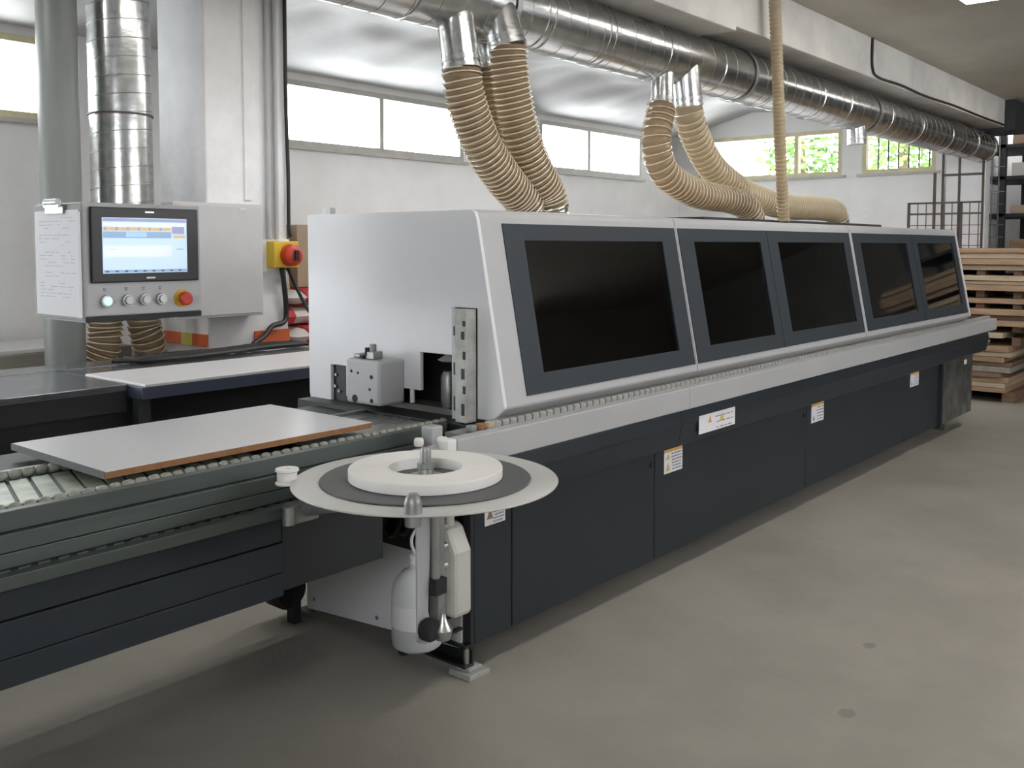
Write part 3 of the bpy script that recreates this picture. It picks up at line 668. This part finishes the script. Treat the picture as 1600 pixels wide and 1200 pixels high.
# ------------------------------------------------------------------ sacks and boards along the back wall
PLT = thing('sack_pallet', (2.4, 3.7, 0), 'wooden pallet under the pile of red and white sacks', 'pallet')
for k in range(5): MB().box(1.7, 3.0, 3.3+k*.2, 3.44+k*.2, .10, .125).build('deck_board', m['wood_grey'], PLT)
for k in range(3): MB().box(1.7+k*.6, 1.8+k*.6, 3.3, 4.24, 0, .10).build('runner', m['wood_grey'], PLT)
def sack(x0, x1, y0, y1, z0, h, label, band):
    o = thing('sack', ((x0+x1)/2, (y0+y1)/2, z0), label, 'sack', 'sacks behind the machine')
    b = MB(); nx, ny = 10, 10
    for s_ in (0, 1):
        for i in range(nx+1):
            for j in range(ny+1):
                u, v = i/nx*2-1, j/ny*2-1
                e = max(0, (1-u**4)*(1-v**4))**.5
                b.v.append((x0+(x1-x0)*i/nx, y0+(y1-y0)*j/ny, z0+h/2 + (1 if s_ else -1)*h*.5*e))
    K = (nx+1)*(ny+1)
    for s_ in (0, 1):
        for i in range(nx):
            for j in range(ny):
                q = s_*K+i*(ny+1)+j; b.f.append((q, q+1, q+ny+2, q+ny+1))
    b.build('sack_body', m['sack'], o, smooth=True)
    if band:
        bb = MB(); c0, c1 = (x0+.03, x0+.11) if band == 1 else (x0+.12, x0+.26)
        for sgn in (0, 1):
            pr = []
        prof = []
        for j in range(21):
            v = j/20*2-1; e = max(0, 1-v**4)**.5; prof.append((y0+(y1-y0)*j/20, z0+h/2+h*.505*e))
        for j in range(20, -1, -1):
            v = j/20*2-1; e = max(0, 1-v**4)**.5; prof.append((y0+(y1-y0)*j/20, z0+h/2-h*.505*e))
        bb.prism(prof, c0, c1).build('red_print', m['sack_red'], o)
    return o
zz = .125
for k in range(8):
    h = .15 if k < 7 else .14
    sack(1.75 + .06*(k % 2), 2.75, 3.45 - .04*(k % 3), 4.1, zz, h, 'white sack with red print, %s from the top of the pile' % ('','','second','third','fourth','fifth','sixth','seventh','lowest')[8-k] if k < 7 else 'topmost white sack with red print behind the machine end', 1 + k % 2)
    zz += h*.97
BX = MB().box(1.95, 2.8, 3.55, 4.1, zz+.005, zz+.48).build('cardboard_box', m['cardboard'], None, bevel=.006)
BX['label'] = 'brown cardboard box on top of the red and white sacks'; BX['category'] = 'box'
bx2 = MB().prism([(1.78, zz), (1.84, zz), (1.80, zz+.44), (1.76, zz+.44)], 3.5, 3.9, 'y').build('wood_offcut', m['wood_pale'], None)
bx2['label'] = 'pale wooden offcut standing upright on the sacks beside the carton'; bx2['category'] = 'offcut'
lab = ['top', 'second', 'third', 'fourth', 'fifth', 'lowest']
z = .10
for k in range(2):
    o = box('timber_support', m['wood_grey'], None, -1.6+k*1.9, -1.5+k*1.9, 3.75, 4.35, 0, z)
    o['label'] = ('left' if k == 0 else 'right') + ' wooden support under the board stack at the back wall'; o['category'] = 'support'
hs = [.25, .2, .18, .14, .16, .045]
for k in range(6):
    o = box('stacked_board', m['wood_grey'] if k < 5 else m['board_white'], None, -2.2+.05*(k % 2), .78-.06*(k % 3), 3.72+.02*(k % 2), 4.4, z, z+hs[k]-.02, bevel=.004)
    o['label'] = '%s board bundle in the grey stack at the back wall behind the pipe' % lab[5-k]; o['category'] = 'board'; o['group'] = 'board stack at the back wall'
    z += hs[k] + (.012 if False else 0)-.019

# ------------------------------------------------------------------ overhead duct and hoses
DY, DZ, DR = .5, 2.668, .158
OD = thing('overhead_duct', (3.2, DY, DZ), 'long galvanised spiral duct hung under the ceiling beam', 'duct')
MB().cyl((-2.2, DY, DZ), (8.78, DY, DZ), DR, 56).build('duct_tube', m['galvanised'], OD, smooth=True)
MB().lathe([(DR, 0), (DR+.006, .0), (DR+.006, .05), (DR-.02, .06), (0, .06)], (8.76, DY, DZ), 'x', 48).build('end_cap', m['galvanised'], OD, smooth=True)
n = int(11/.14*30)
MB().tube([(-2.2 + 10.95*i/n, DY + DR*math.cos(2*PI*i/30), DZ + DR*math.sin(2*PI*i/30)) for i in range(n+1)], .0022, 5).build('spiral_seam', m['dull_steel'], OD, smooth=True)
for x in (.15, .93, .98, 1.42, 1.47, 2.0, 2.62, 3.3, 4.1, 4.6, 5.5, 6.3, 7.2, 8.1):
    MB().lathe([(DR, -.012), (DR+.005, -.010), (DR+.005, .010), (DR, .012), (DR, -.012)], (x, DY, DZ), 'x', 48).build('joint_band', m['galvanised'], OD, smooth=True)
for x in (.7, 3.0, 5.2, 7.6):
    MB().lathe([(DR+.006, -.015), (DR+.009, -.015), (DR+.009, .015), (DR+.006, .015), (DR+.006, -.015)], (x, DY, DZ), 'x', 40).box(x-.015, x+.015, DY-.01, DY+.01, DZ+DR+.005, 2.832).build('hanger_strap', m['dull_steel'], OD)
def branch(p, q, r):
    br = MB().cyl(p, q, r, 28).build('branch_collar', m['galvanised'], OD, smooth=True)
    P, Q = Vector(p), Vector(q); d = (Q-P).normalized()
    MB().cyl(Q - d*.05, Q - d*.03, r*1.04, 28).build('hose_clamp', m['steel'], br, smooth=True)
    MB().cyl(Q - d*.015, Q + d*.002, r*1.05, 28).build('hose_clamp', m['steel'], br, smooth=True)
branch((.41, .46, 2.60), (.415, .42, 2.335), .079)
branch((.64, .44, 2.70), (.665, .375, 2.46), .079)
branch((.72, .62, 2.62), (.745, .60, 2.40), .070)
branch((2.08, .46, 2.60), (2.05, .44, 2.36), .062)
branch((2.28, .43, 2.62), (2.305, .42, 2.39), .078)
branch((5.03, .48, 2.60), (5.035, .47, 2.40), .07)
G = 'amber suction hoses above the hood'
hose('suction_hose', [(.415, .42, 2.34), (.42, .42, 2.28), (.465, .425, 2.17), (.565, .43, 2.02), (.72, .44, 1.89), (.84, .45, 1.82), (.90, .45, 1.765)], .078, 'leftmost amber suction hose curving down to the hood', 'hose_amber', G)
hose('suction_hose', [(.665, .375, 2.47), (.672, .38, 2.40), (.70, .385, 2.28), (.765, .39, 2.10), (.88, .40, 1.94), (.98, .41, 1.85), (1.02, .41, 1.765)], .078, 'amber suction hose in front, falling beside the leftmost one to the hood', 'hose_amber', G)
hose('suction_hose', [(.745, .60, 2.41), (.765, .60, 2.30), (.83, .60, 2.12), (.93, .61, 1.98), (1.03, .62, 1.86), (1.05, .62, 1.765)], .07, 'thin amber hose half hidden between the two left suction hoses', 'hose_amber', G)
hose('suction_hose', [(2.05, .44, 2.37), (2.03, .44, 2.31), (1.99, .44, 2.16), (2.09, .44, 2.0), (2.42, .435, 1.905), (2.80, .43, 1.885), (3.02, .42, 1.85), (3.12, .42, 1.77)], .076, 'amber suction hose bulging left in a deep curve onto the black mat', 'hose_amber', G, pitch=.038)
hose('suction_hose', [(2.305, .42, 2.40), (2.32, .425, 2.34), (2.43, .44, 2.22), (2.66, .45, 2.06), (3.08, .46, 1.94), (3.65, .47, 1.872), (4.25, .46, 1.872), (4.55, .45, 1.855), (4.63, .45, 1.77)], .078, 'long amber suction hose running right along the hood top', 'hose_pale', G, pitch=.038)
hose('thin_hose', [(2.745, .118, 3.09), (2.78, .117, 2.8), (2.82, .118, 2.5), (2.86, .12, 2.2), (2.92, .13, 1.95), (3.0, .15, 1.755)], .034, 'thin pale vertical hose dropping from the ceiling to the hood', 'hose_pale', G, pitch=.024)

# ------------------------------------------------------------------ right hand storage
rw = random.Random(11)
zs = 0.0
names = []
lay = []
for k in range(3):
    o = box('pallet_block', m['wood_dark'], None, 8.12, 9.2, -.05+k*.48, .07+k*.48, 0, .11)
    o['label'] = ('right', 'middle', 'left')[k] + ' dark wooden bearer under the plank stack'; o['category'] = 'bearer'; o['group'] = 'bearers under the plank stack'
zs = .11; k = 0
specs = [(.04, 'wood'), (.04, 'wood_pale'), (.045, 'wood'), (.035, 'wood_dark'), (.05, 'wood_grey'), (.035, 'wood_dark'), (.045, 'wood'), (.04, 'wood_pale'), (.05, 'wood'), (.06, 'gap'),
         (.045, 'wood_pale'), (.05, 'gap'), (.05, 'wood'), (.04, 'wood_dark'), (.05, 'wood'), (.04, 'gap'), (.045, 'wood'), (.06, 'gap'), (.05, 'wood'), (.03, 'wood_pale'), (.045, 'wood_pale'), (.04, 'gap'), (.045, 'wood_pale'), (.05, 'wood'), (.045, 'wood_pale'), (.04, 'wood')]
tot = sum(1 for s in specs if s[1] != 'gap'); num = 0
ordn = ['lowest', 'second', 'third', 'fourth', 'fifth', 'sixth', 'seventh', 'eighth', 'ninth', 'tenth', 'eleventh', 'twelfth', 'thirteenth', 'fourteenth', 'fifteenth', 'sixteenth', 'seventeenth', 'eighteenth', 'nineteenth', 'twentieth', 'twenty-first']
for h, mt in specs:
    h *= 1.26
    upper = zs > .75
    y0 = (-1.3 if upper else .02) + rw.uniform(-.05, .05); x0 = (8.0 if not upper else 8.05) + rw.uniform(-.04, .05)
    if mt == 'gap':
        o = thing('spacer_row', (8.5, .3, zs), 'row of dark spacer sticks above the %s plank layer from the floor' % ordn[num-1], 'spacer')
        for q in range(3): MB().box(8.15, 9.0, -.1+.02+q*.35, .0+q*.35, zs, zs+h).build('stick', m['wood_dark'], o)
    else:
        o = MB().box(x0, 9.15+rw.uniform(-.05, .03), y0, .98, zs, zs+h-.004).build('plank_layer', m[mt], None, bevel=.004)
        col_ = {'wood': 'brown', 'wood_pale': 'pale', 'wood_dark': 'dark', 'wood_grey': 'grey'}[mt]
        o['label'] = '%s plank layer, %s from the floor in the stack at the right' % (col_, ordn[num]); o['category'] = 'plank'; o['group'] = 'plank stack at the right'
        num += 1
    zs += h
print('stack top', zs)
# wire cage behind the machine end
CG = thing('wire_cage', (8.75, .8, 0), 'rusty wire mesh cage trolley standing behind the machine end', 'cage')
for y in (.62, 1.19 - .02, .9):
    MB().box(9.16 - .6, 9.16 - .575, y, y+.025, 0, 2.08 if y != .9 else 2.4).build('cage_post', m['rust'], CG)
for zc in (2.06, 1.94, 1.82, 1.72, 1.6):
    MB().box(8.56, 8.575, .42, 1.19, zc, zc+(.02 if zc in (2.06, 1.94) else .008)).build('cage_bar', m['rust'], CG)
for k in range(9):
    y = .45 + k*.09
    MB().box(8.562, 8.572, y, y+.008, 1.4, 2.06).build('cage_wire', m['rust'], CG)
for y, zt in ((.83, 2.62), (.66, 2.62), (.42, 2.62)):
    MB().box(8.60, 8.625, y, y+.02, 0, zt).build('cage_upright', m['rust'], CG)
MB().box(8.60, 8.62, .42, .85, 2.36, 2.385).build('cage_bar', m['rust'], CG)
# tall dark storage rack deeper in the room
RK = thing('storage_rack', (11, .3, 0), 'tall dark steel rack with shelves in the far right corner', 'rack')
for x in (10.2, 11.4):
    for y in (.86, .58, -.6, -1.6):
        MB().box(x, x+.08, y, y+.08, 0, 3.08).build('rack_post', m['dark_rack'], RK)
for zc in (.5, 1.0, 1.5, 1.95, 2.4, 2.78):
    MB().box(10.2, 11.48, -1.6, .94, zc, zc+.04).build('rack_shelf', m['dark_rack'], RK)
for y in (.88, .80, .72, .64):
    MB().box(10.18, 10.19, y, y+.01, 1.4, 3.0).build('rack_wire', m['dull_steel'], RK)
for zc in (1.7, 1.85, 2.1, 2.25, 2.55): MB().box(10.18, 10.19, .58, .94, zc, zc+.01).build('rack_wire', m['dull_steel'], RK)
ords = ['lowest', 'second', 'third', 'fourth', 'fifth']
for k, (zc, h, mt) in enumerate(((1.54, .14, 'wood'), (1.99, .10, 'wood_pale'), (1.04, .25, 'wood'), (2.44, .16, 'sack'), (2.82, .12, 'cardboard'))):
    o = MB().box(10.24, 11.3, -1.2, .52, zc, zc+h).build('rack_bundle', m[mt], None, bevel=.008)
    o['label'] = ('brown board bundle on the shelf level with the plank stack top', 'pale board bundle on the middle shelf of the dark rack', 'brown board bundle on the low shelf of the dark rack', 'white sheet bundle on the upper shelf of the dark rack', 'brown carton row on the top shelf of the dark rack')[k]
    o['category'] = 'bundle'; o['group'] = 'bundles on the dark rack'
# ceiling lamps: long flat fittings with lights; all but the first unseen, added
def lamp(x, y, z, label, watt):
    L = thing('ceiling_lamp', (x, y, z), label, 'lamp', 'ceiling lamps')
    MB().box(x-.75, x+.75, y-.13, y+.13, z-.012, z+.012).build('lamp_base', m['grey_enamel'], L, bevel=.004)
    MB().box(x-.72, x+.72, y-.11, y+.11, z-.026, z-.012).build('lamp_diffuser', m['lamp_glow'], L, bevel=.006)
    ld = bpy.data.lights.new('lamp_light', 'AREA'); ld.shape = 'RECTANGLE'; ld.size = 1.44; ld.size_y = .22; ld.energy = watt; ld.color = (1, .98, .95)
    lo = bpy.data.objects.new('lamp_light', ld); COL.objects.link(lo); lo.parent = L; lo.location = (0, 0, -.035)
lamp(3.09, -.75, ZC, 'glowing strip lamp whose end shows at the top edge of the picture', 14)
lamp(.5, -1.0, ZC, 'unseen strip lamp added on the ceiling above the reel table', 16)  # this and the next two: unseen, added for light from above
lamp(6.9, -.9, ZC, 'unseen strip lamp added on the ceiling above the outfeed end of the machine', 12)
lamp(2.2, -3.6, ZC, 'unseen strip lamp added on the ceiling over the open floor beside the camera', 12)
lamp(.7, 2.0, 3.30, 'unseen strip lamp added on the ceiling above the return table behind the duct', 7)  # from here on: unseen lamps added to brighten the back bay
lamp(-1.5, 3.0, 3.30, 'unseen strip lamp added on the ceiling above the left end of the return table', 20)
lamp(2.9, 1.5, 3.30, 'unseen strip lamp added behind the duct above the hood middle', 44)
lamp(5.4, 1.5, 3.30, 'unseen strip lamp added behind the duct above the hood far half', 44)
# trees outside the far windows
def tree(x, y, h, r, label):
    o = thing('tree', (x, y, -.5), label, 'tree', 'trees outside the far windows')
    MB().tube([(x, y, -.5), (x+.1, y, h*.35), (x-.1, y+.1, h*.7)], [.16, .12, .05], 10).build('trunk', m['bark'], o, smooth=True)
    b = MB(); rr = random.Random(int(y*10))
    for i in range(2600):
        while True:
            p = Vector((rr.uniform(-1, 1), rr.uniform(-1, 1), rr.uniform(-1, 1)))
            if p.length < 1: break
        c = Vector((x, y, h*.62)) + Vector((p.x*r, p.y*r, p.z*h*.42))
        u = Vector((rr.uniform(-1, 1), rr.uniform(-1, 1), rr.uniform(-1, 1))).normalized(); v = u.orthogonal().normalized(); s = rr.uniform(.05, .11)
        b.quad(c-u*s, c-v*s*.6, c+u*s, c+v*s*.6)
    b.build('foliage', m['leaf'], o, kind='stuff')
tree(15.0, 3.3, 6.4, 1.1, 'leafy tree seen through the barred right window')
tree(15.5, 5.4, 6.4, .9, 'leafy tree seen through the small middle far window')

c = MB().tube(curve_pts([(4.55, .19, 3.11), (4.56, .19, 2.90), (4.7, .19, 2.845), (5.2, .188, 2.85), (5.8, .19, 2.838), (6.6, .19, 2.85), (7.6, .19, 2.845), (8.4, .19, 2.85)], 60), .009, 6).build('black_cable', m['cable'], None, smooth=True)  # dark tube drawn for cracks and a dark line on the beam
c['label'] = 'dark tube standing in for cracks and a dark line on the ceiling beam'; c['category'] = 'cable'
